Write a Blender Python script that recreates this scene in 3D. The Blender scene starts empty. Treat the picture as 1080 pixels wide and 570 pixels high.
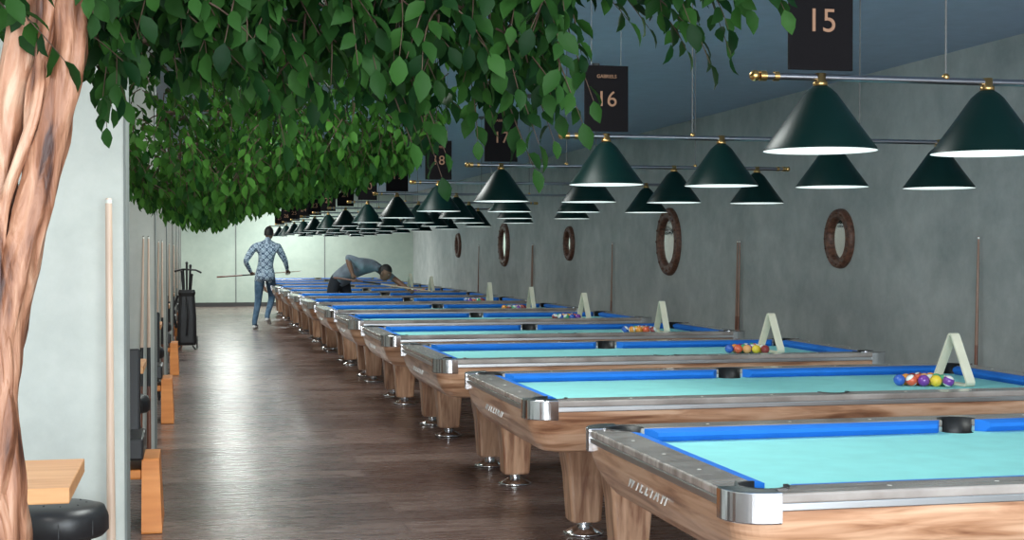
import bpy, bmesh, math, random
from mathutils import Vector, Matrix, noise
random.seed(7)
S=bpy.context.scene
COL=S.collection
# ------------------------------------------------------------------ helpers
class MB:
    def __init__(s): s.v=[];s.f=[];s.m=[];s.s=[]
    def add(s,vs,fs,mat=0,smooth=False,M=None):
        o=len(s.v)
        for p in vs:
            p=Vector(p)
            if M is not None: p=M@p
            s.v.append(p)
        for f in fs:
            s.f.append([i+o for i in f]); s.m.append(mat); s.s.append(smooth)
    def box(s,c,sz,mat=0,M=None,taper=1.0):
        x,y,z=sz[0]/2,sz[1]/2,sz[2]/2; t=taper
        vs=[(c[0]+a*x*(t if k<0 else 1),c[1]+b*y*(t if k<0 else 1),c[2]+k*z) for k in(-1,1) for a,b in((-1,-1),(1,-1),(1,1),(-1,1))]
        s.add(vs,[(3,2,1,0),(4,5,6,7),(0,1,5,4),(1,2,6,5),(2,3,7,6),(3,0,4,7)],mat,False,M)
    def loft(s,loops,mat=0,cap0=True,cap1=True,smooth=False,M=None):
        n=len(loops[0]); vs=[p for l in loops for p in l]; fs=[]
        for i in range(len(loops)-1):
            for j in range(n):
                k=(j+1)%n
                fs.append((i*n+j,i*n+k,(i+1)*n+k,(i+1)*n+j))
        s.add(vs,fs,mat,smooth,M)
        if cap0: s.add(loops[0][::-1],[tuple(range(n))],mat,False,M)
        if cap1: s.add(loops[-1],[tuple(range(n))],mat,False,M)
    def lathe(s,prof,c=(0,0,0),seg=24,mat=0,smooth=True,M=None,a0=0,a1=2*math.pi):
        full=abs(a1-a0-2*math.pi)<1e-4
        nn=seg if full else seg+1
        vs=[];fs=[]
        for r,z in prof:
            for j in range(nn):
                a=a0+(a1-a0)*j/seg
                vs.append((c[0]+r*math.cos(a),c[1]+r*math.sin(a),c[2]+z))
        for i in range(len(prof)-1):
            for j in range(seg):
                k=(j+1)%nn
                fs.append((i*nn+j,i*nn+k,(i+1)*nn+k,(i+1)*nn+j))
        s.add(vs,fs,mat,smooth,M)
    def tube(s,pts,rad,seg=8,mat=0,smooth=True,caps=True,wob=0,M=None):
        pts=[Vector(p) for p in pts]; n=len(pts)
        if not hasattr(rad,'__len__'): rad=[rad]*n
        loops=[]; up=Vector((0.13,0.27,1)).normalized()
        t0=(pts[1]-pts[0]).normalized()
        if abs(t0.dot(up))>.9: up=Vector((1,0.2,0)).normalized()
        for i,p in enumerate(pts):
            t=(pts[min(i+1,n-1)]-pts[max(i-1,0)]).normalized()
            a=(up-t*up.dot(t)).normalized(); b=t.cross(a); up=a
            l=[]
            for j in range(seg):
                an=2*math.pi*j/seg
                d=a*math.cos(an)+b*math.sin(an)
                r=rad[i]
                if wob: r*=1+wob*noise.noise(Vector((math.cos(an)*2.2,math.sin(an)*2.2,i*0.18)))+wob*.5*noise.noise(Vector((math.cos(an)*6,math.sin(an)*6,i*0.3+9)))
                l.append(p+d*r)
            loops.append(l)
        s.loft(loops,mat,caps,caps,smooth,M)
    def ball(s,c,r,mat=0,seg=14,ring=8,M=None,sc=(1,1,1)):
        vs=[(c[0],c[1],c[2]+r*sc[2])];fs=[]
        for i in range(1,ring):
            ph=math.pi*i/ring
            for j in range(seg):
                a=2*math.pi*j/seg
                vs.append((c[0]+r*sc[0]*math.sin(ph)*math.cos(a),c[1]+r*sc[1]*math.sin(ph)*math.sin(a),c[2]+r*sc[2]*math.cos(ph)))
        vs.append((c[0],c[1],c[2]-r*sc[2]))
        for j in range(seg): fs.append((0,1+j,1+(j+1)%seg))
        for i in range(ring-2):
            for j in range(seg):
                k=(j+1)%seg
                fs.append((1+i*seg+j,1+(i+1)*seg+j,1+(i+1)*seg+k,1+i*seg+k))
        L=len(vs)-1
        for j in range(seg): fs.append((L,1+(ring-2)*seg+(j+1)%seg,1+(ring-2)*seg+j))
        s.add(vs,fs,mat,True,M)
    def mesh(s,name,mats,recalc=True):
        me=bpy.data.meshes.new(name)
        me.from_pydata([tuple(p) for p in s.v],[],s.f)
        for m in mats: me.materials.append(m)
        me.polygons.foreach_set('material_index',s.m)
        me.polygons.foreach_set('use_smooth',s.s)
        if recalc:
            bm=bmesh.new(); bm.from_mesh(me)
            bmesh.ops.recalc_face_normals(bm,faces=bm.faces[:]); bm.to_mesh(me); bm.free()
        me.update(); return me
def obj(name,me,loc=(0,0,0),rot=(0,0,0),parent=None,bevel=0):
    o=bpy.data.objects.new(name,me); COL.objects.link(o)
    o.location=loc; o.rotation_euler=rot
    if parent: o.parent=parent
    if bevel:
        b=o.modifiers.new('bevel','BEVEL'); b.width=bevel; b.segments=2; b.limit_method='ANGLE'; b.angle_limit=math.radians(40)
    return o
def empty(name,loc=(0,0,0),rot=(0,0,0)):
    o=bpy.data.objects.new(name,None); COL.objects.link(o); o.location=loc; o.rotation_euler=rot; o.empty_display_size=.1; return o
def grab(ob):
    dg=bpy.context.evaluated_depsgraph_get(); dg.update()
    ev=ob.evaluated_get(dg); me=ev.to_mesh()
    M=ob.matrix_world
    vs=[M@v.co for v in me.vertices]; fs=[tuple(p.vertices) for p in me.polygons]
    ev.to_mesh_clear(); d=ob.data; bpy.data.objects.remove(ob)
    return vs,fs
def fill2d(splines,ext,bev,z):
    cu=bpy.data.curves.new('tmp','CURVE'); cu.dimensions='2D'; cu.fill_mode='BOTH'
    cu.extrude=max(ext-bev,0); cu.bevel_depth=bev; cu.bevel_resolution=2; cu.offset=-bev
    for sp in splines:
        q=cu.splines.new('POLY'); q.points.add(len(sp)-1)
        for i,p in enumerate(sp): q.points[i].co=(p[0],p[1],0,1)
        q.use_cyclic_u=True
    o=bpy.data.objects.new('tmp',cu); COL.objects.link(o); 
    vs,fs=grab(o)
    return [v+Vector((0,0,z)) for v in vs],fs
# ------------------------------------------------------------------ materials
def nm(name):
    m=bpy.data.materials.new(name); m.use_nodes=True
    nt=m.node_tree; return m,nt,nt.nodes['Principled BSDF'],nt.nodes,nt.links
def mat(name,c,rough=.5,metal=0,emis=None,es=0,coat=0,spec=None):
    m,nt,b,N,L=nm(name)
    b.inputs['Base Color'].default_value=(*c,1); b.inputs['Roughness'].default_value=rough; b.inputs['Metallic'].default_value=metal
    if spec is not None: b.inputs['Specular IOR Level'].default_value=spec
    if coat: b.inputs['Coat Weight'].default_value=coat; b.inputs['Coat Roughness'].default_value=.08
    if emis: b.inputs['Emission Color'].default_value=(*emis,1); b.inputs['Emission Strength'].default_value=es
    # subtle procedural variation
    tc=N.new('ShaderNodeTexCoord'); nz=N.new('ShaderNodeTexNoise'); nz.inputs['Scale'].default_value=9
    L.new(tc.outputs['Object'],nz.inputs['Vector'])
    mx=N.new('ShaderNodeMix'); mx.data_type='RGBA'
    mx.inputs[6].default_value=(*[x*.88 for x in c],1); mx.inputs[7].default_value=(*[min(1,x*1.1) for x in c],1)
    L.new(nz.outputs['Fac'],mx.inputs[0]); L.new(mx.outputs[2],b.inputs['Base Color'])
    return m
def noisemat(name,stops,scale=(1,1,1),nscale=4,detail=6,rough=.5,bump=0,coat=0,rand=False,dist=0,metal=0):
    m,nt,b,N,L=nm(name)
    tc=N.new('ShaderNodeTexCoord'); mp=N.new('ShaderNodeMapping'); mp.inputs['Scale'].default_value=scale
    L.new(tc.outputs['Object'],mp.inputs['Vector'])
    if rand:
        oi=N.new('ShaderNodeObjectInfo'); mu=N.new('ShaderNodeMath'); mu.operation='MULTIPLY'; mu.inputs[1].default_value=30
        L.new(oi.outputs['Random'],mu.inputs[0]); L.new(mu.outputs[0],mp.inputs['Location'])
    nz=N.new('ShaderNodeTexNoise'); nz.inputs['Scale'].default_value=nscale; nz.inputs['Detail'].default_value=detail; nz.inputs['Distortion'].default_value=dist
    L.new(mp.outputs[0],nz.inputs['Vector'])
    cr=N.new('ShaderNodeValToRGB'); e=cr.color_ramp.elements
    while len(e)<len(stops): e.new(.5)
    for i,(p,c) in enumerate(stops): e[i].position=p; e[i].color=(*c,1)
    L.new(nz.outputs['Fac'],cr.inputs[0]); L.new(cr.outputs[0],b.inputs['Base Color'])
    b.inputs['Roughness'].default_value=rough; b.inputs['Metallic'].default_value=metal
    if coat: b.inputs['Coat Weight'].default_value=coat; b.inputs['Coat Roughness'].default_value=.1
    if bump:
        bp=N.new('ShaderNodeBump'); bp.inputs['Strength'].default_value=bump; bp.inputs['Distance'].default_value=.02
        L.new(nz.outputs['Fac'],bp.inputs['Height']); L.new(bp.outputs[0],b.inputs['Normal'])
    return m
def concrete(name,c1,c2,c3,rough=.75):
    m,nt,b,N,L=nm(name)
    tc=N.new('ShaderNodeTexCoord')
    n1=N.new('ShaderNodeTexNoise'); n1.inputs['Scale'].default_value=.55; n1.inputs['Detail'].default_value=5; n1.inputs['Roughness'].default_value=.6
    n2=N.new('ShaderNodeTexNoise'); n2.inputs['Scale'].default_value=3.5; n2.inputs['Detail'].default_value=10; n2.inputs['Roughness'].default_value=.7
    for n in(n1,n2): L.new(tc.outputs['Object'],n.inputs['Vector'])
    a=N.new('ShaderNodeMath'); a.operation='MULTIPLY_ADD'; a.inputs[1].default_value=.55
    L.new(n1.outputs['Fac'],a.inputs[0])
    a2=N.new('ShaderNodeMath'); a2.operation='MULTIPLY'; a2.inputs[1].default_value=.45
    L.new(n2.outputs['Fac'],a2.inputs[0]); L.new(a2.outputs[0],a.inputs[2])
    cr=N.new('ShaderNodeValToRGB'); e=cr.color_ramp.elements; e.new(.5)
    for i,(p,c) in enumerate(((.36,c1),(.5,c2),(.64,c3))): e[i].position=p; e[i].color=(*c,1)
    L.new(a.outputs[0],cr.inputs[0]); L.new(cr.outputs[0],b.inputs['Base Color'])
    b.inputs['Roughness'].default_value=rough
    bp=N.new('ShaderNodeBump'); bp.inputs['Strength'].default_value=.15; bp.inputs['Distance'].default_value=.01
    L.new(n2.outputs['Fac'],bp.inputs['Height']); L.new(bp.outputs[0],b.inputs['Normal'])
    return m
M_wallR=concrete('concrete_grey',(.30,.335,.33),(.41,.44,.43),(.53,.555,.54))
M_wallL=concrete('concrete_light',(.46,.49,.46),(.55,.58,.54),(.64,.66,.62))
M_wallF=concrete('concrete_far',(.38,.46,.40),(.44,.52,.45),(.50,.58,.50))
M_ceil=mat('ceiling_paint',(.42,.51,.66),.8)
M_trim=mat('dark_trim',(.05,.05,.05),.5)
M_seam=mat('seam_dark_grey',(.20,.22,.21),.8)  # dark grey for far-wall seams and partition trim
M_wood=noisemat('zebra_walnut',[(.30,(.22,.09,.045)),(.43,(.46,.235,.13)),(.55,(.64,.37,.23)),(.70,(.75,.49,.33))],(1.1,1.1,11),2.6,7,.35,0,.4,True,.6)
M_woodV=noisemat('zebra_walnut_leg',[(.32,(.26,.115,.065)),(.5,(.50,.28,.17)),(.68,(.68,.42,.28))],(11,11,1.1),2.6,7,.4,0,.3,True,.5)
M_rail=noisemat('rail_laminate',[(.34,(.22,.185,.165)),(.5,(.32,.28,.255)),(.66,(.42,.375,.345))],(1,6,1),5,5,.22,0,.6,True)
M_alu=mat('brushed_aluminium',(.62,.62,.63),.28,1)
M_chrome=mat('chrome_corner',(.72,.72,.74),.12,1)
M_cloth=mat('aqua_cloth',(.29,.74,.72),.9)
M_cush=mat('blue_cushion',(.008,.17,.66),.8)
M_black=mat('black_plastic',(.012,.012,.013),.45)
M_dot=mat('sight_pearl',(.8,.8,.75),.3)
M_green=mat('shade_green',(.0006,.012,.0105),.4,0,spec=.2)
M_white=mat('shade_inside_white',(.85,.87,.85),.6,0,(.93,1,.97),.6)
M_bulb=mat('bulb_glow',(1,1,1),.4,0,(.95,1,.97),7)
M_barm=mat('bar_metal',(.26,.26,.28),.3,1)
M_brass=mat('brass',(.55,.34,.13),.28,1)
M_wire=mat('hanging_wire',(.10,.10,.10),.5)
M_sign=mat('sign_black',(.008,.007,.008),.85,0,spec=.08)
M_gold=mat('sign_bronze_letter',(.30,.17,.11),.7,0,spec=.1)
M_cream=mat('rack_cream_wood',(.82,.77,.60),.45)
M_silver=mat('silver_letter',(.75,.75,.73),.35,.6)
M_leather=mat('black_leather',(.018,.018,.02),.38)
M_orange=noisemat('orange_plywood',[(.3,(.60,.19,.04)),(.7,(.78,.30,.08))],(1,1,8),3,4,.45)
M_ttop=noisemat('beech_top',[(.3,(.60,.26,.10)),(.7,(.76,.40,.18))],(1,9,9),3,5,.4)
M_cue=noisemat('cue_maple',[(.3,(.55,.38,.28)),(.7,(.74,.58,.46))],(20,20,1),3,4,.35)
M_cueb=noisemat('cue_butt_brown',[(.3,(.10,.035,.02)),(.7,(.25,.10,.06))],(20,20,1),3,4,.3)
M_cues=noisemat('cue_shaft_walnut',[(.3,(.22,.12,.08)),(.7,(.36,.22,.16))],(20,20,1),3,4,.35)
M_frame=noisemat('mirror_frame_wood',[(.3,(.055,.022,.014)),(.7,(.20,.09,.055))],(5,5,5),6,6,.5,.4)
M_mirror=mat('mirror_glass',(.86,.88,.86),.05,1)
M_bark=noisemat('ficus_bark',[(.34,(.05,.015,.009)),(.45,(.23,.09,.045)),(.57,(.43,.21,.125)),(.72,(.62,.40,.28))],(7,7,1.3),2.4,8,.5,.9,0,False,.8)
M_twig=mat('twig_brown',(.07,.04,.025),.7)
M_pot=concrete('planter_concrete',(.2,.2,.2),(.25,.25,.25),(.3,.3,.3))
M_soil=mat('soil',(.03,.02,.015),.9)
def leafmat(name,a,b_,tr):
    m,nt,b,N,L=nm(name)
    g=N.new('ShaderNodeNewGeometry'); mx=N.new('ShaderNodeMix'); mx.data_type='RGBA'
    mx.inputs[6].default_value=(*a,1); mx.inputs[7].default_value=(*b_,1)
    L.new(g.outputs['Random Per Island'],mx.inputs[0]); L.new(mx.outputs[2],b.inputs['Base Color'])
    b.inputs['Roughness'].default_value=.6; b.inputs['Specular IOR Level'].default_value=.18
    t=N.new('ShaderNodeBsdfTranslucent'); L.new(mx.outputs[2],t.inputs['Color'])
    ms=N.new('ShaderNodeMixShader'); ms.inputs[0].default_value=tr
    L.new(b.outputs[0],ms.inputs[1]); L.new(t.outputs[0],ms.inputs[2]); L.new(ms.outputs[0],N['Material Output'].inputs['Surface'])
    return m
M_leaf=leafmat('leaf_green',(.003,.024,.006),(.032,.105,.018),.35)
M_leaf2=leafmat('leaf_green_mid',(.010,.055,.010),(.075,.22,.03),.4)
# floor
def floormat():
    m,nt,b,N,L=nm('polished_plank_floor')
    tc=N.new('ShaderNodeTexCoord'); br=N.new('ShaderNodeTexBrick')
    br.inputs['Scale'].default_value=1; br.inputs['Brick Width'].default_value=1.3; br.inputs['Row Height'].default_value=.30
    br.inputs['Mortar Size'].default_value=.003; br.inputs['Bias'].default_value=0
    br.inputs['Color1'].default_value=(.085,.050,.043,1); br.inputs['Color2'].default_value=(.185,.128,.112,1); br.inputs['Mortar'].default_value=(.05,.03,.03,1)
    L.new(tc.outputs['Object'],br.inputs['Vector'])
    mp=N.new('ShaderNodeMapping'); mp.inputs['Scale'].default_value=(1.5,12,1); L.new(tc.outputs['Object'],mp.inputs['Vector'])
    nz=N.new('ShaderNodeTexNoise'); nz.inputs['Scale'].default_value=2.5; nz.inputs['Detail'].default_value=8; L.new(mp.outputs[0],nz.inputs['Vector'])
    mx=N.new('ShaderNodeMix'); mx.data_type='RGBA'; mx.blend_type='OVERLAY'; mx.inputs[0].default_value=.6
    L.new(br.outputs['Color'],mx.inputs[6]); L.new(nz.outputs['Fac'],mx.inputs[7]); L.new(mx.outputs[2],b.inputs['Base Color'])
    mr=N.new('ShaderNodeMapRange'); mr.inputs[3].default_value=.17; mr.inputs[4].default_value=.38; L.new(nz.outputs['Fac'],mr.inputs[0]); L.new(mr.outputs[0],b.inputs['Roughness'])
    b.inputs['Specular IOR Level'].default_value=.65
    return m
M_floor=floormat()
# ------------------------------------------------------------------ room shell
XR,XL,YB,YF,ZC=5.5,-3.4,-3.5,36.0,2.87
def slab(name,c,s,m):
    q=MB(); q.box((0,0,0),s,0); return obj(name,q.mesh(name,[m]),c)
slab('floor',((XR+XL)/2,(YB+YF)/2,-.05),(XR-XL+.4,YF-YB+.4,.1),M_floor)
slab('ceiling',((XR+XL)/2,(YB+YF)/2,ZC+.05),(XR-XL+.4,YF-YB+.4,.1),M_ceil)
slab('wall_right',(XR+.1,(YB+YF)/2,ZC/2),(.2,YF-YB,ZC),M_wallR)
slab('wall_left',(XL-.1,(YB+YF)/2,ZC/2),(.2,YF-YB,ZC),M_wallL)
slab('wall_far',((XR+XL)/2,YF+.1,ZC/2),(XR-XL,.2,ZC),M_wallF)
slab('wall_back',((XR+XL)/2,YB-.1,ZC/2),(XR-XL,.2,ZC),M_wallL)
for i,x in enumerate((1.05,3.25)): slab('trim_seam_far_%d'%i,(x,YF-.002,ZC/2),(.03,.008,ZC),M_seam)
slab('baseboard_far',((XR+XL)/2,YF-.01,.05),(XR-XL,.02,.1),M_trim)
slab('baseboard_right',(XR-.01,(YB+YF)/2,.05),(.02,YF-YB,.1),M_trim)
# window in back wall (frame + panes)
q=MB()
for i in range(5):
    q.box((-2.9+i*1.85,0,0),(.08,.06,2.0),0)
q.box((.8,0,1.0),(7.5,.06,.08),0); q.box((.8,0,-1.0),(7.5,.06,.08),0)
for i in range(4): q.box((-1.98+i*1.85,.0,0),(1.77,.01,1.92),1)
M_pane=mat('daylit_pane',(.7,.8,.85),.2,0,(.85,.95,1),1.2)
obj('window_1',q.mesh('window_1',[M_trim,M_pane]),(0,YB+.04,1.6))
PS=4.54
for j in range(7):
    y=5.75+PS*j
    slab('wall_partition_%d'%j,((-.262+XL)/2,y+.15,ZC/2),(-.262-XL,.3,ZC),M_wallL)
    slab('trim_partition_%d'%j,(-.2575,y+.15,ZC/2),(.009,.304,ZC),M_seam)
# ------------------------------------------------------------------ pool table
A,B=1.40,.74; AI,BI=1.275,.615; RP=.06
def rrect(a,b,r,z=None,n=8):
    out=[]
    for cx,cy,a0 in((a-r,b-r,0),(-a+r,b-r,90),(-a+r,-b+r,180),(a-r,-b+r,270)):
        for i in range(n+1):
            t=math.radians(a0+90*i/n); p=(cx+r*math.cos(t),cy+r*math.sin(t))
            out.append(p if z is None else (p[0],p[1],z))
    return out
def arc(cx,cy,r,a0,a1,n=10):
    return [(cx+r*math.cos(math.radians(a0+(a1-a0)*i/n)),cy+r*math.sin(math.radians(a0+(a1-a0)*i/n))) for i in range(n+1)]
rail_in=arc(AI,BI,RP,-90,180)+arc(0,BI,RP,0,180)+arc(-AI,BI,RP,0,270)+arc(-AI,-BI,RP,90,360)+arc(0,-BI,RP,180,360)+arc(AI,-BI,RP,180,450)
cloth=arc(AI,BI,RP,-90,-180)+arc(0,BI,RP,0,-180)+arc(-AI,BI,RP,0,-90)+arc(-AI,-BI,RP,90,0)+arc(0,-BI,RP,180,0)+arc(AI,-BI,RP,180,90)
def table_mesh():
    q=MB() #0 rail 1 alu 2 chrome 3 cloth 4 cushion 5 black 6 wood 7 legwood 8 dot 9 silver
    vs,fs=fill2d([rrect(A,B,.10),rail_in],.0135,.006,.7775); q.add(vs,fs,0)
    vs,fs=fill2d([rrect(A+.001,B+.001,.10),rail_in],.0105,.003,.7545); q.add(vs,fs,1)
    vs,fs=fill2d([cloth],.012,0,.733); q.add(vs,fs,3)
    CL=.125
    for sx in(1,-1):
        for sy in(1,-1):
            o=.004
            P=[(A+o,B-CL)]+arc(A-.10,B-.10,.10+o,0,90,18)+[(A-CL,B+o),(A-CL,BI+RP+.012)]+arc(AI,BI,RP+.012,125,-35,10)+[(AI+RP+.012,B-CL)]
            P=[(x*sx,y*sy) for x,y in P]
            vs,fs=fill2d([P],.042,.004,.753); q.add(vs,fs,2)
            a0={(1,1):-90,(-1,1):0,(-1,-1):90,(1,-1):180}[(sx,sy)]
            q.lathe([(RP-.003,.72),(RP-.003,.794),(RP+.010,.794),(RP+.010,.72)],(AI*sx,BI*sy,0),16,5,a0=math.radians(a0),a1=math.radians(a0+270))
            q.lathe([(RP,.743),(RP-.005,.64),(.001,.62)],(AI*sx,BI*sy,0),16,5)
    for sy in(1,-1):
        q.lathe([(RP-.003,.72),(RP-.003,.793),(RP+.012,.793),(RP+.012,.72)],(0,BI*sy,0),12,5,a0=0 if sy>0 else math.pi,a1=math.pi if sy>0 else 2*math.pi)
        q.lathe([(RP,.743),(RP-.005,.64),(.001,.62)],(0,BI*sy,0),16,5)
    # cushions
    def cush(p0,p1,nx,ny):
        p0=Vector((*p0,0));p1=Vector((*p1,0));n=Vector((nx,ny,0));t=(p1-p0).normalized()
        def sec(p,e): return [p+Vector((0,0,.746)),p+Vector((0,0,.789)),p+n*.03+t*e*.022+Vector((0,0,.787)),p+n*.05+t*e*.035+Vector((0,0,.779)),p+n*.05+t*e*.035+Vector((0,0,.766)),p+n*.03+t*e*.022+Vector((0,0,.746))]
        q.loft([sec(p0,1),sec(p1,-1)],4)
    for sy in(1,-1):
        cush((RP+.012,sy*BI),(AI-RP-.012,sy*BI),0,-sy); cush((-(AI-RP-.012),sy*BI),(-(RP+.012),sy*BI),0,-sy)
    for sx in(1,-1): cush((sx*AI,-(BI-RP-.012)),(sx*AI,BI-RP-.012),-sx,0)
    # sights
    for sy in(1,-1):
        for i in(-3,-2,-1,1,2,3): q.lathe([(.007,.7912),(.001,.7922)],(i*.315,sy*(B-.06),0),8,8)
    for sx in(1,-1):
        for i in(-1,0,1): q.lathe([(.007,.7912),(.001,.7922)],(sx*(A-.06),i*.31,0),8,8)
    # apron (open at the top, under the rails)
    ls=[]
    for z,ins in((.745,.010),(.72,.012),(.69,.018),(.65,.032),(.60,.060),(.570,.085),(.56,.11)): ls.append(rrect(A-ins,B-ins,.09,z))
    q.loft(ls,6,False,True)
    q.box((0,0,.53),(1.95,.98,.07),6)
    # legs
    for sx in(1,-1):
        for sy in(1,-1):
            c=Vector((sx*.86,sy*.37,0))
            L=[]
            for z,w,d in((.57,.27,.22),(.50,.245,.20),(.30,.185,.16),(.075,.155,.14),(.065,.14,.125)):
                L.append([c+Vector(p) for p in rrect(w/2,d/2,.02,z,3)])
            q.loft(L,7,True,True)
            q.lathe([(.028,.07),(.03,.045),(.05,.034),(.085,.018),(.10,.010),(.10,.0),(.001,0)],c,24,2)
            q.lathe([(.001,.066),(.045,.066),(.045,.055),(.028,.05)],c,20,2)
    return q.mesh('pool_table',[M_rail,M_alu,M_chrome,M_cloth,M_cush,M_black,M_wood,M_woodV,M_dot,M_silver])
def text_mesh(body,size,ext=.002,m=None,name='text',sp=1.0):
    cu=bpy.data.curves.new(name,'FONT'); cu.body=body; cu.size=size; cu.extrude=ext; cu.align_x='CENTER'; cu.align_y='CENTER'; cu.space_character=sp
    o=bpy.data.objects.new('t',cu); COL.objects.link(o); vs,fs=grab(o)
    q=MB(); q.add(vs,fs,0); return q.mesh(name,[m])
TM=table_mesh()
P=2.27; NT=13; TX=1.34+A; TY0=4.12; TS=.984
TXT=text_mesh('WILLIAM',.062,.0015,M_silver,'lettering',1.7)
# triangle rack mesh
def rack_mesh():
    q=MB(); s=.30; R=s/math.sqrt(3)
    def tri(k,rc):
        out=[]
        for i in range(3):
            a=math.radians(90+120*i); c=Vector((k*math.cos(a),0,k*math.sin(a)))
            for j in range(5):
                t=a+math.radians(-60+30*j); out.append(c+Vector((rc*math.cos(t),0,rc*math.sin(t))))
        return out
    o=tri(R-.03,.02); i=tri(R-.03,.009)
    d=.024
    lo=[[p+Vector((0,y,0)) for p in o] for y in(-d,d)]; li=[[p+Vector((0,y,0)) for p in i] for y in(-d,d)]
    q.loft([li[0],lo[0],lo[1],li[1],li[0]],0,False,False)
    return q.mesh('triangle_rack',[M_cream]),(R-.03)*.5+.02
RM,rz=rack_mesh()
BC=[(.85,.60,.05),(.04,.12,.5),(.75,.12,.05),(.2,.05,.35),(.90,.33,.05),(.10,.45,.20),(.3,.04,.04),(.85,.40,.15)]
BM=[mat('ball_paint_%d'%i,c,.15,0,coat=.5) for i,c in enumerate(BC)]+[mat('ball_white',(.85,.84,.78),.15,0,coat=.5)]
def balls_mesh():
    q=MB(); r=.0286; k=0; idx=list(range(15)); random.shuffle(idx)
    for row in range(5):
        for i in range(row+1):
            x=row*r*1.75; y=(i-row/2)*2*r+0; b=idx[k]; k+=1
            M=Matrix.Translation((x,y,r))@Matrix.Rotation(random.uniform(0,3),4,Vector((random.random(),random.random(),.3)).normalized())
            st=len(q.f); q.ball((0,0,0),r,b%8,14,10,M)
            if b>=8:
                for fi in range(st,len(q.f)):
                    c=sum((q.v[v] for v in q.f[fi]),Vector())/len(q.f[fi])
                    l=M.inverted()@c
                    if abs(l.z)>r*.5: q.m[fi]=8
    return q.mesh('billiard_balls',BM)
for k in range(NT):
    y=TY0+P*k
    t=obj('pool_table',TM,(TX,y,0)); t.scale=(1,1,TS)
    tx=obj('end_lettering',TXT,(-A+.020,.04,.675),(math.radians(70),0,math.radians(-90)),t)
    if k<10 and k!=7:
        obj('triangle_rack',RM,(3.685+random.uniform(0,.02),y+random.uniform(-.04,.04),.7455*TS+rz),(0,0,math.radians(92+random.uniform(-5,5))))
        obj('billiard_balls',balls_mesh(),(3.385,y+.0,.7455*TS),(0,0,0))
# ------------------------------------------------------------------ lamp fixtures
def fixture_mesh():
    q=MB() #0 green 1 white 2 bulb 3 bar 4 brass 5 wire
    zb=1.92
    q.tube([(-1.02,0,zb),(1.02,0,zb)],.011,12,3)
    for s in(-1,1):
        q.tube([(s*1.01,0,zb),(s*1.03,0,zb)],.016,12,4); q.ball((s*1.045,0,zb),.017,4); q.tube([(s*.97,0,zb),(s*.985,0,zb)],.015,12,4)
    for i in range(4):
        x=-.835+i*.5567
        q.lathe([(.034,-.035),(.05,-.05),(.110,-.135),(.168,-.214),(.170,-.221)],(x,0,zb),32,0)
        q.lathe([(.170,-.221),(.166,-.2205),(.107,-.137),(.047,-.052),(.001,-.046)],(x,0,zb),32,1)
        q.lathe([(.001,-.01),(.012,-.012),(.016,-.022),(.034,-.035)],(x,0,zb),20,0)
        q.lathe([(.001,.014),(.017,.012),(.017,-.012),(.022,-.014),(.022,-.026),(.012,-.028)],(x,0,zb),16,4)
        q.ball((x,0,zb-.125),.032,2)
        q.tube([(x,0,zb-.05),(x,0,zb-.10)],.014,10,4)
    for x in(-.42,.42):
        q.tube([(x,0,zb+.008),(x,0,ZC)],.003,6,5); q.lathe([(.03,ZC-.002),(.03,ZC-.02),(.004,ZC-.04)],(x,0,0),12,5)
        q.ball((x,0,zb+.012),.012,4)
    return q.mesh('billiard_light',[M_green,M_white,M_bulb,M_barm,M_brass,M_wire])
FM=fixture_mesh()
sq=MB(); sq.box((0,0,0),(.205,.012,.30),0)
for s in(-1,1): sq.tube([(s*.07,0,.15),(s*.07,0,ZC-2.09)],.0018,5,1)
SGM=sq.mesh('table_number_sign',[M_sign,M_wire])
for k in range(NT):
    y=3.98+P*k
    obj('billiard_light',FM,(2.68,y,0))
    sg=obj('table_number_sign',SGM,(1.845,y,2.092))
    num=text_mesh(str(15+k),.10,.001,M_gold,'number'); obj('number',num,(0,-.008,-.005),(math.radians(90),0,0),sg)
    tt=text_mesh('GABRIELS',.022,.001,M_gold,'caption'); obj('caption',tt,(0,-.008,.10),(math.radians(90),0,0),sg)
# ------------------------------------------------------------------ mirrors & cues on wall
def mirror(sz):
    q=MB(); R=sz/2
    prof=[(R*.66,.012),(R*.68,.045),(R*.76,.06),(R*.86,.045),(R*.90,.055),(R*.97,.045),(R,.02),(R,0)]
    q.lathe(prof,(0,0,0),48,0); q.lathe([(.001,.014),(R*.67,.014)],(0,0,0),48,1)
    for i in range(16):
        a=2*math.pi*i/16; q.ball((R*.86*math.cos(a),R*.86*math.sin(a),.05),R*.045,0,8,5)
    return q.mesh('round_wall_mirror',[M_frame,M_mirror])
m1,m2=mirror(.52),mirror(.80)
for j in range(5):
    obj('round_wall_mirror',m2 if j%2 else m1,(XR-.0005,11.43+PS*j,1.5),(0,math.radians(-90),0))
def cue_mesh(L=1.5,r0=.0155,r1=.006,plain=False,dark=False):
    q=MB(); a=0 if plain else 1; b=0 if plain else 2
    q.tube([(0,0,0),(0,0,.02),(0,0,L*.3)],[r0*.95,r0,r0*.85],12,a); q.tube([(0,0,L*.3),(0,0,L*.48)],[r0*.85,r0*.78],12,b)
    q.tube([(0,0,L*.48),(0,0,L-.02)],[r0*.78,r1],12,0); q.tube([(0,0,L-.02),(0,0,L-.006)],[r1,r1],10,3); q.tube([(0,0,L-.006),(0,0,L)],[r1,r1*.7],10,b)
    return q.mesh('cue_stick',[M_cues if dark else M_cue,M_cueb,M_black if not dark else M_cueb,M_dot])
CM=cue_mesh(); CM2=cue_mesh(1.6,.019,.013,True); CMD=cue_mesh(1.5,.016,.008,False,True)
for j in range(5):
    y=9.18+PS*j
    for i in range(1 if j%2==0 else 2):
        obj('cue_stick',CMD,(XR-.05,y+.06*i,0),(0,math.radians(1.0),0))
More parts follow.
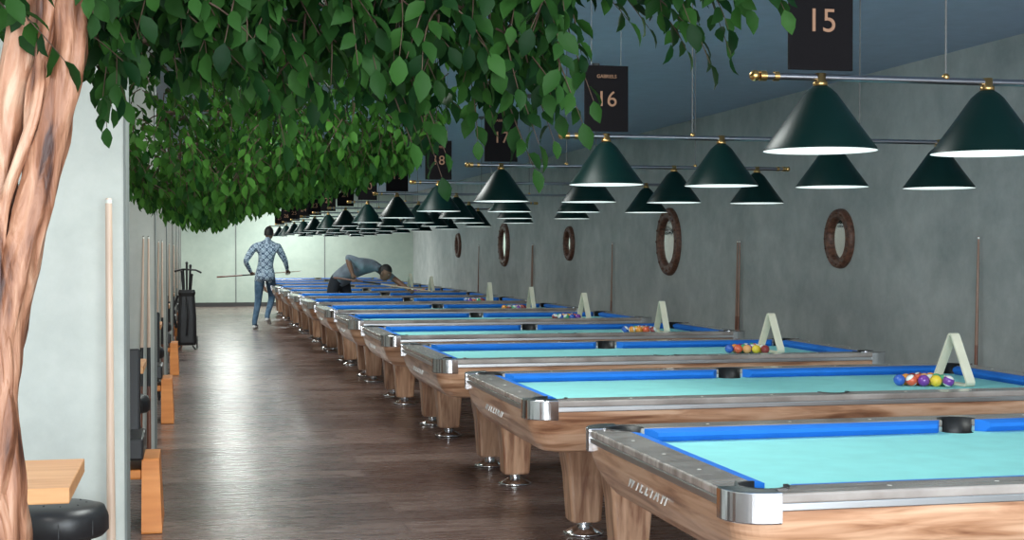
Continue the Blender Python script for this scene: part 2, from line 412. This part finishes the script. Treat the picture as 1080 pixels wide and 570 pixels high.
# ------------------------------------------------------------------ left booths
obj('cue_stick',CM2,(-.305,5.62,0.0),(math.radians(-1.5),math.radians(-.3),0))
for j in range(1,6):
    y=5.75+PS*j
    obj('cue_stick',CM,(-.30,y-.07,0),(math.radians(-1.5),0,0)); obj('cue_stick',CM,(-.36,y-.07,0),(math.radians(-1.5),math.radians(1),0))
def small_table():
    q=MB(); q.box((0,0,.728),(.62,.56,.044),0); q.box((0,0,.36),(.07,.07,.69),1); q.lathe([(.001,.03),(.20,.022),(.22,.0),(.001,0)],(0,0,0),28,1); q.box((0,0,.70),(.35,.35,.015),1)
    return q.mesh('cafe_table',[M_ttop,M_black])
STM=small_table()
def stool():
    q=MB(); q.lathe([(.001,.50),(.10,.498),(.145,.485),(.158,.455),(.158,.40),(.145,.385),(.001,.38)],(0,0,0),32,0)
    for i in range(8):
        a=math.pi*i/4; q.tube([(.157*math.cos(a),.157*math.sin(a),.40),(.157*math.cos(a),.157*math.sin(a),.45),(.08*math.cos(a),.08*math.sin(a),.5)],.003,5,0)
    for i in range(4):
        a=math.pi/4+math.pi*i/2; q.tube([(.11*math.cos(a),.11*math.sin(a),.385),(.16*math.cos(a),.16*math.sin(a),0)],[.012,.010],8,1)
    q.lathe([(.135,.14),(.142,.15),(.135,.16),(.128,.15),(.135,.14)],(0,0,0),24,1)
    return q.mesh('round_stool',[M_leather,M_black])
SM=stool()
obj('cafe_table',STM,(-.64,4.33,0),bevel=.004)
obj('round_stool',SM,(-.455,5.28,0)); 
def booth_seat():
    q=MB() # low orange end panels + black upholstery
    for x in(0,-.75):
        pr=[(0,-.30,0),(0,.27,0),(0,.20,.20),(0,.16,.36),(0,-.20,.36),(0,-.24,.20)]
        q.loft([[Vector(p)+Vector((x-.05,0,0)) for p in pr],[Vector(p)+Vector((x+.05*(1-.9*p[2]),0,0)) for p in pr]],0)
    q.box((-.39,-.01,.41),(.70,.44,.11),1)
    M=Matrix.Translation((-.40,.22,.66))@Matrix.Rotation(math.radians(-10),4,'X')
    q.box((0,0,0),(.66,.07,.44),1,M)
    q.box((-.375,-.02,.28),(.66,.36,.05),0)
    return q.mesh('booth_bench',[M_orange,M_leather])
BS=booth_seat()
for j in range(6):
    y=5.75+PS*j
    o=obj('booth_bench',BS,(-.20,y+1.75,0),bevel=.012)
    obj('booth_bench',BS,(-1.5,y+1.75,0),bevel=.012)
    obj('cafe_table',STM,(-.58,y+2.75,0),bevel=.004)
    obj('round_stool',SM,(-.42,y+3.45,0)); obj('round_stool',SM,(-.95,y+3.6,0))
# black cue bag on wheeled stand
q=MB()
q.loft([[Vector(p)*1 for p in rrect(w,d,.05,z,4)] for z,w,d in((.06,.12,.11),(.1,.135,.12),(.45,.13,.12),(.75,.11,.10),(.80,.12,.11),(.84,.11,.10))],0)
q.tube([(.0,-.12,.2),(.02,-.20,.5),(0,-.12,.74)],.014,8,0); q.tube([(-.14,0,.3),(-.20,0,.55),(-.12,0,.76)],.018,8,0)
for i,(x,yy,h) in enumerate(((.05,.04,1.18),(-.05,.05,1.12),(.0,-.05,1.22),(.07,-.04,1.05),(-.07,-.03,1.10))):
    q.tube([(x*.6,yy*.6,.7),(x,yy,h)],[.013,.016],8,0); q.ball((x,yy,h),.02,0)
q.tube([(-.17,.02,1.10),(-.05,0,1.13),(.12,.0,1.12),(.2,.03,1.08)],.014,8,0)
for s in(-1,1):
    q.tube([(s*.13,.11,.09),(s*.15,.11,.09)],.09,18,1); q.tube([(s*.08,-.1,.05),(s*.12,-.16,0.0)],.012,8,0)
obj('cue_bag_trolley',q.mesh('cue_bag_trolley',[M_leather,M_black]),(-.08,20.6,0))
# ------------------------------------------------------------------ trees
def leaf(q,base,d,nrm,L,W,m):
    d=d.normalized(); s=d.cross(nrm)
    if s.length<1e-3: s=Vector((1,0,0))
    s.normalize(); n=s.cross(d).normalized()
    mid=[(0,0),(.22,.02),(.5,.02),(.78,-.04),(1,-.14)]; w=[0,.36,.5,.30,0]
    M_=[base+d*(L*a)+n*(L*b) for a,b in mid]
    l=[M_[i]+s*(W*w[i])+n*(W*.12) for i in(1,2,3)]; r=[M_[i]-s*(W*w[i])+n*(W*.12) for i in(1,2,3)]
    vs=M_+l+r
    q.add(vs,[(0,1,5),(0,8,1),(1,2,6,5),(8,9,2,1),(2,3,7,6),(9,10,3,2),(3,4,7),(10,4,3)],m,True)
def twig(q,S0,E,L,W,step,rnd):
    n=max(3,int((E-S0).length/step)); pts=[]
    side=Vector((rnd.uniform(-1,1),rnd.uniform(-1,1),0)).normalized()
    bow=(E-S0).length*.18
    for i in range(n+1):
        t=i/n; pts.append(S0.lerp(E,t)+Vector((0,0,1))*bow*4*t*(1-t)*.6+side*bow*.5*math.sin(t*3))
    q.tube(pts,[.0035*(1-.7*i/n) for i in range(n+1)],4,0,True,False)
    for i in range(1,n+1):
        t=(pts[i]-pts[i-1]).normalized()
        s=t.cross(Vector((0,0,1))); 
        if s.length<.1: s=side.copy()
        s.normalize(); s.rotate(Matrix.Rotation(rnd.uniform(-.8,.8)+ (0 if i%2 else math.pi),3,t))
        dd=t*.45+s*.75+Vector((rnd.uniform(-.25,.25),rnd.uniform(-.25,.25),-.55+rnd.uniform(-.2,.2)))
        if i==n: dd=t+Vector((0,0,-.4))
        nr=Vector((rnd.uniform(-.6,.6),rnd.uniform(-.9,.3),rnd.uniform(.2,1)))
        k=rnd.uniform(.75,1.15)
        leaf(q,pts[i],dd,nr,L*k,W*k,1)
def interp(tab,x):
    if x<=tab[0][0]: return tab[0][1]
    for (a,b),(c,d) in zip(tab,tab[1:]):
        if x<=c: return b+(d-b)*(x-a)/(c-a)
    return tab[-1][1]
rnd=random.Random(11)
# --- near ficus
T=empty('ficus_tree',(0,0,0))
q=MB()
def dense(pts,n=60):
    P_=[Vector(p) for p in pts]; out=[]
    m=len(P_)-1
    for i in range(n+1):
        u=i/n*m; k=min(int(u),m-1); t=u-k
        p0=P_[max(k-1,0)];p1=P_[k];p2=P_[k+1];p3=P_[min(k+2,m)]
        out.append(.5*((2*p1)+(-p0+p2)*t+(2*p0-5*p1+4*p2-p3)*t*t+(-p0+3*p1-3*p2+p3)*t**3))
    return out
def stem(pts,r0,r1,wob=.35,seg=28,n=70):
    d=dense(pts,n); q.tube(d,[r0+(r1-r0)*i/n for i in range(n+1)],seg,0,True,True,wob)
stem([(-.43,3.47,.15),(-.425,3.46,.55),(-.42,3.45,.78),(-.43,3.45,1.0),(-.42,3.44,1.2),(-.375,3.44,1.42),(-.318,3.43,1.65),(-.278,3.44,1.85),(-.255,3.46,2.05),(-.13,3.5,2.35)],.046,.036)
stem([(-.47,3.50,.15),(-.46,3.50,.6),(-.47,3.49,1.0),(-.465,3.48,1.25),(-.445,3.49,1.5),(-.42,3.49,1.7),(-.385,3.5,1.9),(-.36,3.52,2.1),(-.4,3.6,2.45)],.046,.032)
stem([(-.43,3.42,.15),(-.455,3.42,.7),(-.415,3.41,.98),(-.44,3.42,1.2),(-.405,3.42,1.38),(-.365,3.44,1.55),(-.355,3.45,1.75),(-.325,3.45,1.9),(-.30,3.4,2.2)],.022,.018)
stem([(-.41,3.43,.15),(-.405,3.42,.7),(-.44,3.41,.9),(-.41,3.41,1.1),(-.43,3.41,1.3),(-.42,3.43,1.5),(-.35,3.42,1.72),(-.34,3.45,1.9),(-.33,3.4,2.2)],.014,.012)
boughs=[[(-.25,3.46,2.10),(-.02,3.5,2.2),(.4,3.6,2.25),(.9,3.8,2.25),(1.5,3.95,2.2)],[(-.30,3.45,2.1),(-.1,3.6,2.2),(.3,3.9,2.22),(.8,4.1,2.22)],[(-.3,3.44,2.1),(0,3.3,2.2),(.5,3.3,2.2),(1.0,3.5,2.22)],[(-.36,3.5,2.05),(-.4,3.8,2.2),(-.2,4.2,2.35)]]
for b in boughs:
    d=dense(b,30); q.tube(d,[.014-.010*i/30 for i in range(31)],8,1,True,True)
obj('trunk',q.mesh('trunk',[M_bark,M_twig]),parent=T)
bot=[(-.40,1.90),(-.34,1.86),(-.26,1.80),(-.20,1.76),(-.13,1.88),(0,1.88),(.11,1.84),(.23,1.74),(.35,1.80),(.47,1.85),(.55,1.80),(.60,1.80),(.64,1.86),(.70,1.84),(.76,1.80),(.86,1.79),(.95,1.80),(.99,1.84),(1.03,1.98),(1.10,2.03),(1.2,2.05),(1.34,2.06),(1.42,1.98),(1.5,2.0),(1.55,2.1)]
q=MB()
N1=420
for i in range(N1):
    r=rnd.uniform(-.42,1.04) if rnd.random()<.91 else rnd.uniform(1.0,1.54)
    d=rnd.uniform(3.35,4.25)
    hb=interp(bot,r)
    u=rnd.random()
    ez=hb+ (0.0 if u<.22 else rnd.uniform(.03,.42)) + rnd.uniform(0,.03)
    E=Vector((r,d,ez)); S0=E+Vector((rnd.uniform(-.22,.08),rnd.uniform(-.15,.15),rnd.uniform(.12,.26)))
    twig(q,S0,E,.072,.042,.027,rnd)
for r,h in((.67,1.60),(.665,1.66),(.905,1.62),(.90,1.68),(1.44,1.93),(1.49,1.95),(1.33,2.02),(.24,1.68),(-.22,1.72),(.56,1.68),(.60,1.72),(.76,1.70),(.84,1.69),(.97,1.70),(.80,1.76),(1.02,1.74),(1.05,1.80),(1.0,1.78),(-.16,1.78),(-.10,1.82),(-.04,1.84),(.02,1.82)):
    E=Vector((r,3.75+rnd.uniform(-.1,.1),h)); twig(q,E+Vector((-.10,0,.32)),E,.07,.040,.028,rnd)
obj('foliage',q.mesh('foliage',[M_twig,M_leaf],False),parent=T)
def planter(x,y,T,s=.5,h=.28):
    q=MB(); a=s/2
    q.loft([[(x+p[0],y+p[1],p[2]) for p in l] for l in (rrect(a*.9,a*.9,.03,0),rrect(a,a,.03,h),rrect(a*.9,a*.9,.03,h),rrect(a*.88,a*.88,.03,h-.05))],0,True,False); q.box((x,y,h-.06),(s*.85,s*.85,.02),1)
    return obj('planter_box',q.mesh('planter_box',[M_pot,M_soil]),parent=T)
planter(-.44,3.46,T,.40,.24)
# --- further ficus trees
def tree(tx,ty,cx,cy,rx,ry,botf,top,n,seed,L=.07):
    rn=random.Random(seed); T=empty('ficus_tree',(0,0,0)); global q
    q=MB()
    stem([(tx,ty,.15),(tx+.03,ty,.7),(tx-.03,ty,1.3),(tx+.02,ty,1.9),(tx+.1,ty,2.5)],.055,.04,n=40)
    stem([(tx+.05,ty+.04,.15),(tx-.03,ty+.04,.7),(tx+.05,ty+.03,1.3),(tx,ty+.05,1.8),(tx-.1,ty+.1,2.4)],.04,.03,n=40)
    for i in range(6):
        a=rn.uniform(0,6.3); e=Vector((cx+rx*.7*math.cos(a),cy+ry*.7*math.sin(a),rn.uniform(2.35,2.55)))
        s=Vector((tx+.06,ty,2.35)); d=dense([s,s.lerp(e,.5)+Vector((0,0,.12)),e],16); q.tube(d,[.018-.013*k/16 for k in range(17)],6,1)
    obj('trunk',q.mesh('trunk',[M_bark,M_twig]),parent=T)
    q=MB()
    for i in range(n):
        a=rn.uniform(0,2*math.pi); rr=math.sqrt(rn.random())
        r=cx+rx*rr*math.cos(a); d=cy+ry*rr*math.sin(a)
        hb=interp(botf,r)+rr**4*.15
        ez=hb+((rn.random()**1.6)*(top-hb) if rn.random()>.3 else rn.uniform(0,.06))
        E=Vector((r,d,ez)); S0=E+Vector((rn.uniform(-.15,.12),rn.uniform(-.15,.15),rn.uniform(.1,.22)))
        twig(q,S0,E,L,L*.55,.03,rn)
    obj('foliage',q.mesh('foliage',[M_twig,M_leaf2],False),parent=T)
    planter(tx,ty,T,.42,.24)
bf2=[(-.5,1.68),(-.3,1.62),(0,1.56),(.25,1.58),(.4,1.66),(.6,1.74),(.9,1.78),(1.2,1.80),(1.35,1.9)]
tree(-.60,7.0,.42,8.0,.98,1.05,bf2,2.55,680,3)
bf3=[(-.5,1.7),(-.2,1.62),(.1,1.58),(.5,1.70),(.9,1.80),(1.6,1.9)]
tree(-.65,11.3,.5,12.2,1.1,1.2,bf3,2.6,480,4,.08)
tree(-.65,15.9,.5,16.8,1.1,1.2,[(a,b+.1) for a,b in bf3],2.6,320,5,.095)
tree(-.65,20.4,.4,21.3,1.0,1.2,[(-.5,1.9),(1.6,2.05)],2.6,200,6,.10)
# ------------------------------------------------------------------ people
def skin(verts,edges,rad,root=0,sub=2):
    me=bpy.data.meshes.new('sk'); me.from_pydata([tuple(v) for v in verts],edges,[])
    o=bpy.data.objects.new('sk',me); COL.objects.link(o)
    o.modifiers.new('s','SKIN'); sv=me.skin_vertices[0].data
    for i,r in enumerate(rad):
        sv[i].radius=(r,r) if not isinstance(r,tuple) else r
        sv[i].use_root=(i==root)
    b=o.modifiers.new('b','SUBSURF'); b.levels=sub; b.render_levels=sub
    return grab(o)
def segd(p,a,b):
    ab=b-a; t=max(0,min(1,(p-a).dot(ab)/max(ab.length_squared,1e-9))); return (p-(a+ab*t)).length
M_skin2=mat('skin_brown_dark',(.22,.11,.07),.55)
M_hair=mat('hair_black',(.012,.010,.010),.6); M_jean=noisemat('denim',[(.3,(.05,.11,.19)),(.7,(.13,.23,.35))],(1,1,1),14,4,.85)
M_shoe=mat('shoe_white',(.7,.72,.72),.5); M_eye=mat('eye_white',(.8,.8,.8),.3); M_lip=mat('lip',(.35,.12,.10),.5)
M_grey=noisemat('grey_shirt',[(.3,(.15,.18,.22)),(.7,(.24,.28,.33))],(1,1,1),9,4,.9); M_dark=mat('dark_trousers',(.02,.025,.035),.85)
def plaid():
    m,nt,b,N,L=nm('plaid_shirt'); tc=N.new('ShaderNodeTexCoord')
    ck=N.new('ShaderNodeTexChecker'); ck.inputs['Scale'].default_value=16; ck.inputs['Color1'].default_value=(.42,.54,.66,1); ck.inputs['Color2'].default_value=(.03,.07,.15,1)
    c2=N.new('ShaderNodeTexChecker'); c2.inputs['Scale'].default_value=37; c2.inputs['Color1'].default_value=(.55,.66,.75,1); c2.inputs['Color2'].default_value=(.02,.05,.10,1)
    L.new(tc.outputs['Object'],ck.inputs['Vector']); L.new(tc.outputs['Object'],c2.inputs['Vector'])
    mx=N.new('ShaderNodeMix'); mx.data_type='RGBA'; mx.inputs[0].default_value=.45
    L.new(ck.outputs[0],mx.inputs[6]); L.new(c2.outputs[0],mx.inputs[7]); L.new(mx.outputs[2],b.inputs['Base Color']); b.inputs['Roughness'].default_value=.9
    return m
M_plaid=plaid()
def person(name,J,face,up,shirt,trous,shoe,skinm,cue=None,sleeve='short',hem=True):
    J={k:Vector(v) for k,v in J.items()}
    names=list(J)
    R=dict(pelvis=.14,waist=.14,chest=.158,upchest=.128,neck=.055,head0=.05,
           hipL=.105,kneeL=.066,ankL=.047,heelL=.045,toeL=.035,hipR=.105,kneeR=.066,ankR=.047,heelR=.045,toeR=.035,
           shL=.08,elL=.052,wrL=.032,shR=.08,elR=.052,wrR=.032)
    E=[('pelvis','waist'),('waist','chest'),('chest','upchest'),('upchest','neck'),('neck','head0')]
    for s in'LR': E+=[('pelvis','hip'+s),('hip'+s,'knee'+s),('knee'+s,'ank'+s),('ank'+s,'toe'+s),('upchest','sh'+s),('sh'+s,'el'+s),('el'+s,'wr'+s)]
    use=[n for n in names if n in R]
    ii={n:i for i,n in enumerate(use)}
    vs,fs=skin([J[n] for n in use],[(ii[a],ii[b]) for a,b in E],[R[n] for n in use],ii['pelvis'],2)
    q=MB(); mats=[shirt,trous,shoe,skinm,M_hair,M_eye,M_lip]
    lab={}
    for a,b in E:
        if 'knee' in b or 'ank' in b and 'knee' in a: lab[(a,b)]=1
        elif 'toe' in b: lab[(a,b)]=2
        elif b=='head0': lab[(a,b)]=3
        elif 'wr' in b: lab[(a,b)]=3 if sleeve=='short' else 0
        elif 'hip' in b: lab[(a,b)]=0 if hem else 1
        else: lab[(a,b)]=0
    wd=(J['pelvis']-J['waist']).normalized()
    for f in fs:
        c=sum((vs[i] for i in f),Vector())/len(f)
        best=min(E,key=lambda e:segd(c,J[e[0]],J[e[1]])-.5*(R[e[0]]+R[e[1]]))
        l=lab[best]
        if not hem and l==0 and (c-J['pelvis']).dot(wd)>-.02: l=1
        q.f.append(list(f)); q.m.append(l); q.s.append(True)
    q.v=[Vector(v) for v in vs]
    f=Vector(face).normalized(); u=Vector(up); u=(u-f*u.dot(f)).normalized(); r=f.cross(u)
    HM=Matrix(((r.x,f.x,u.x),(r.y,f.y,u.y),(r.z,f.z,u.z))).to_4x4(); HM.translation=J['head']
    st=len(q.v); q.ball((0,0,0),1,3,24,16)
    for i in range(st,len(q.v)):
        p=q.v[i]; x,y,z=p
        w=1-.28*max(0,-z)**1.5
        yy=y*.098*(1-.18*max(0,-z)) + (.012 if y>0 and z<-.3 else 0)*(-z)
        if y<-.1 and z<-.4: yy*=.75
        if y>.75 and abs(x)<.22 and -.28<z<.12: yy+=.018*(1-abs(z+.15)*2)
        if y>.6 and -.05<z<.25 and .2<abs(x)<.5: yy-=.006
        q.v[i]=HM@Vector((x*.076*w,yy,z*.118))
    for sx in(-1,1):
        q.ball((sx*.030,.078,.004),.0105,5,10,6,HM); q.ball((sx*.030,.0875,.004),.005,4,8,5,HM)
        q.ball((sx*.077,-.005,-.008),.03,3,10,8,HM,(.35,.65,1.1))
        q.ball((sx*.03,.088,.024),.016,4,8,5,HM,(1,.35,.25))
    q.ball((0,.098,-.022),.013,3,10,6,HM,(.9,1,1)); q.ball((0,.088,-.055),.022,6,10,6,HM,(1,.35,.3))
    st=len(q.v); fst=len(q.f); q.ball((0,0,0),1,4,24,16)
    for i in range(st,len(q.v)):
        x,y,z=q.v[i]; q.v[i]=HM@Vector((x*.083*(1+.03*math.sin(9*x+7*z)),y*.106-.006,z*.126+.004))
    keep=[k for k in range(fst,len(q.f)) if (lambda l:(l.z>.055 or (l.y<-.01 and l.z>-.055)))(HM.inverted()@(sum((q.v[v] for v in q.f[k]),Vector())/len(q.f[k])))]
    kf=[q.f[k] for k in keep]; q.f=q.f[:fst]+kf; q.m=q.m[:fst]+[4]*len(kf); q.s=q.s[:fst]+[True]*len(kf)
    for s in'LR':
        w=J['wr'+s]; g=J['hand'+s]; ax=J['ax'+s].normalized() if 'ax'+s in J else Vector((0,0,1))
        d=(g-w).normalized(); ax=(ax-d*ax.dot(d)).normalized(); n=d.cross(ax)
        if s=='L': n=-n
        palm=w.lerp(g,.75); w0=w+(J['el'+s]-w).normalized()*.06
        hv,hf=skin([w0,w,w.lerp(g,.4),palm+ax*.022,palm-ax*.022],[(0,1),(1,2),(2,3),(2,4)],[.028,.028,.028,.025,.025],0,2)
        q.add(hv,hf,3,True)
        for i in range(4):
            o=(i-1.5)*.0205; Lf=[.030,.034,.032,.026][i]
            b=palm+ax*o+d*.012; p1=b+d*Lf*.9+n*.004; p2=p1+d*Lf*.35+n*Lf*.75; p3=p2-d*Lf*.45+n*Lf*.45
            hv,hf=skin([b,p1,p2,p3],[(0,1),(1,2),(2,3)],[.010,.0095,.009,.0075],0,1); q.add(hv,hf,3,True)
        b=w.lerp(g,.35)+ax*.022; p1=b+ax*.022+d*.02+n*.012; p2=p1+d*.026+n*.02-ax*.006
        hv,hf=skin([b,p1,p2],[(0,1),(1,2)],[.013,.011,.009],0,1); q.add(hv,hf,3,True)
    pe=J['pelvis']; wa=J['waist']; t=(pe-wa).normalized()
    a=t.cross(Vector(face)).normalized(); b2=t.cross(a)
    loops=[]
    for dist,ra,rb in((-.02,.135,.118),(.08,.165,.138),(.17,.182,.152),(.172,.172,.142),(.05,.13,.11)):
        c=pe+t*(dist-.03); loops.append([c+a*ra*math.cos(2*math.pi*k/20)+b2*rb*math.sin(2*math.pi*k/20) for k in range(20)])
    if hem: q.loft(loops,0,False,False,True)
    for s in'LR':
        an,to=J['ank'+s],J['toe'+s]; d=(to-an); d.z=0; d.normalize()
        heel=an-d*.05; heel.z=an.z-.055
        hv,hf=skin([heel,an+d*.05-Vector((0,0,.05)),to],[(0,1),(1,2)],[.036,.042,.036],0,2); q.add(hv,hf,2,True)
    o=obj(name,q.mesh(name,mats))
    if cue:
        p,e=Vector(cue[0]),Vector(cue[1]); c=obj('held_cue',CM,p,(e-p).to_track_quat('Z','Y').to_euler(),None)
        c.parent=o
    return o
bx,by=1.26,25.62
J=dict(pelvis=(bx,by,1.0),waist=(bx,by+.01,1.12),chest=(bx+.02,by+.03,1.30),upchest=(bx+.03,by+.05,1.44),neck=(bx+.05,by+.08,1.57),head0=(bx+.06,by+.10,1.64),head=(bx+.075,by+.12,1.70),
 hipL=(bx-.10,by,.93),kneeL=(bx-.12,by+.05,.50),ankL=(bx-.20,by-.10,.09),toeL=(bx-.14,by+.05,.035),
 hipR=(bx+.09,by,.93),kneeR=(bx+.13,by+.20,.55),ankR=(bx+.02,by-.14,.22),toeR=(bx+.08,by-.03,.08),
 shL=(bx-.19,by+.03,1.46),elL=(bx-.35,by-.02,1.20),wrL=(bx-.24,by+.15,1.0),handL=(bx-.21,by+.235,.955),axL=(1,.1,0),
 shR=(bx+.23,by+.04,1.45),elR=(bx+.36,by+.06,1.20),wrR=(bx+.40,by+.16,1.04),handR=(bx+.41,by+.235,1.0),axR=(1,.1,0))
person('person_walking',J,(.45,.85,-.1),(0,0,1),M_plaid,M_jean,M_shoe,M_skin2,((.42,25.86,.92),(1.90,25.87,1.02)),'long')
J=dict(pelvis=(2.13,21.20,.97),waist=(2.22,21.07,1.06),chest=(2.38,20.90,1.17),upchest=(2.50,20.77,1.20),neck=(2.62,20.65,1.15),head0=(2.66,20.61,1.12),head=(2.73,20.55,1.07),
 hipL=(2.20,21.26,.90),kneeL=(2.30,21.22,.48),ankL=(2.30,21.35,.09),toeL=(2.42,21.22,.035),
 hipR=(2.04,21.15,.90),kneeR=(1.98,21.10,.48),ankR=(1.90,21.20,.09),toeR=(2.02,21.08,.035),
 shL=(2.62,20.88,1.17),elL=(2.84,20.62,1.0),wrL=(3.02,20.38,.85),handL=(3.08,20.31,.82),axL=(.7,.7,0),
 shR=(2.40,20.63,1.19),elR=(2.18,20.66,1.32),wrR=(2.26,20.60,1.05),handR=(2.29,20.585,.97),axR=(.8,-.5,0))
person('person_leaning',J,(.75,-.62,-.45),(.2,-.1,1),M_grey,M_dark,M_black,M_skin2,((2.0,20.73,1.0),(3.42,20.11,.80)),'short',False)
# ------------------------------------------------------------------ lights
def area(name,loc,rot,sx,sy,p,c):
    l=bpy.data.lights.new(name,'AREA'); l.shape='RECTANGLE'; l.size=sx; l.size_y=sy; l.energy=p; l.color=c
    o=bpy.data.objects.new(name,l); COL.objects.link(o); o.location=loc; o.rotation_euler=rot; return o
area('window_daylight',(.8,YB+.12,1.6),(math.radians(90),0,0),7.4,1.9,560,(.90,.97,1))
hous=MB(); hous.box((0,0,0),(.66,1.6,.05),0); HMh=hous.mesh('unseen_light_housing',[M_trim])
for i,y in enumerate((1.2,5.6,10.2,14.7,19.3,23.8,28.4,33.0)):
    e=obj('unseen_ceiling_light',HMh,(.75,y,ZC-.025))
    a=area('unseen_ceiling_tube',(0,0,-.03),(0,0,0),.60,1.5,60,(.95,1,.96)); a.parent=e
    e=obj('unseen_ceiling_light',HMh,(-1.9,y+1.6,ZC-.025)); a=area('unseen_ceiling_tube',(0,0,-.03),(0,0,0),.6,1.5,34,(1,.98,.94)); a.parent=e  # extra row over the booths, added only to brighten the hall
e=obj('unseen_ceiling_light',HMh,(2.3,34.2,ZC-.025)); a=area('unseen_ceiling_tube',(0,0,-.03),(0,0,0),.6,1.5,130,(.94,1,.98)); a.parent=e
W=bpy.data.worlds.new('World'); S.world=W; W.use_nodes=True
W.node_tree.nodes['Background'].inputs[0].default_value=(.6,.75,.85,1); W.node_tree.nodes['Background'].inputs[1].default_value=.3
# ------------------------------------------------------------------ camera
cd=bpy.data.cameras.new('camera'); cd.lens=50; cd.sensor_width=36; cd.clip_end=200
cam=bpy.data.objects.new('camera',cd); COL.objects.link(cam); cam.location=(0,0,1.4)
cam.rotation_euler=(math.radians(90-.80),0,math.radians(-12.66)); S.camera=cam
try:
    S.view_settings.view_transform='Standard'; S.view_settings.look='None'; S.view_settings.exposure=.2
except Exception as ex: print(ex)
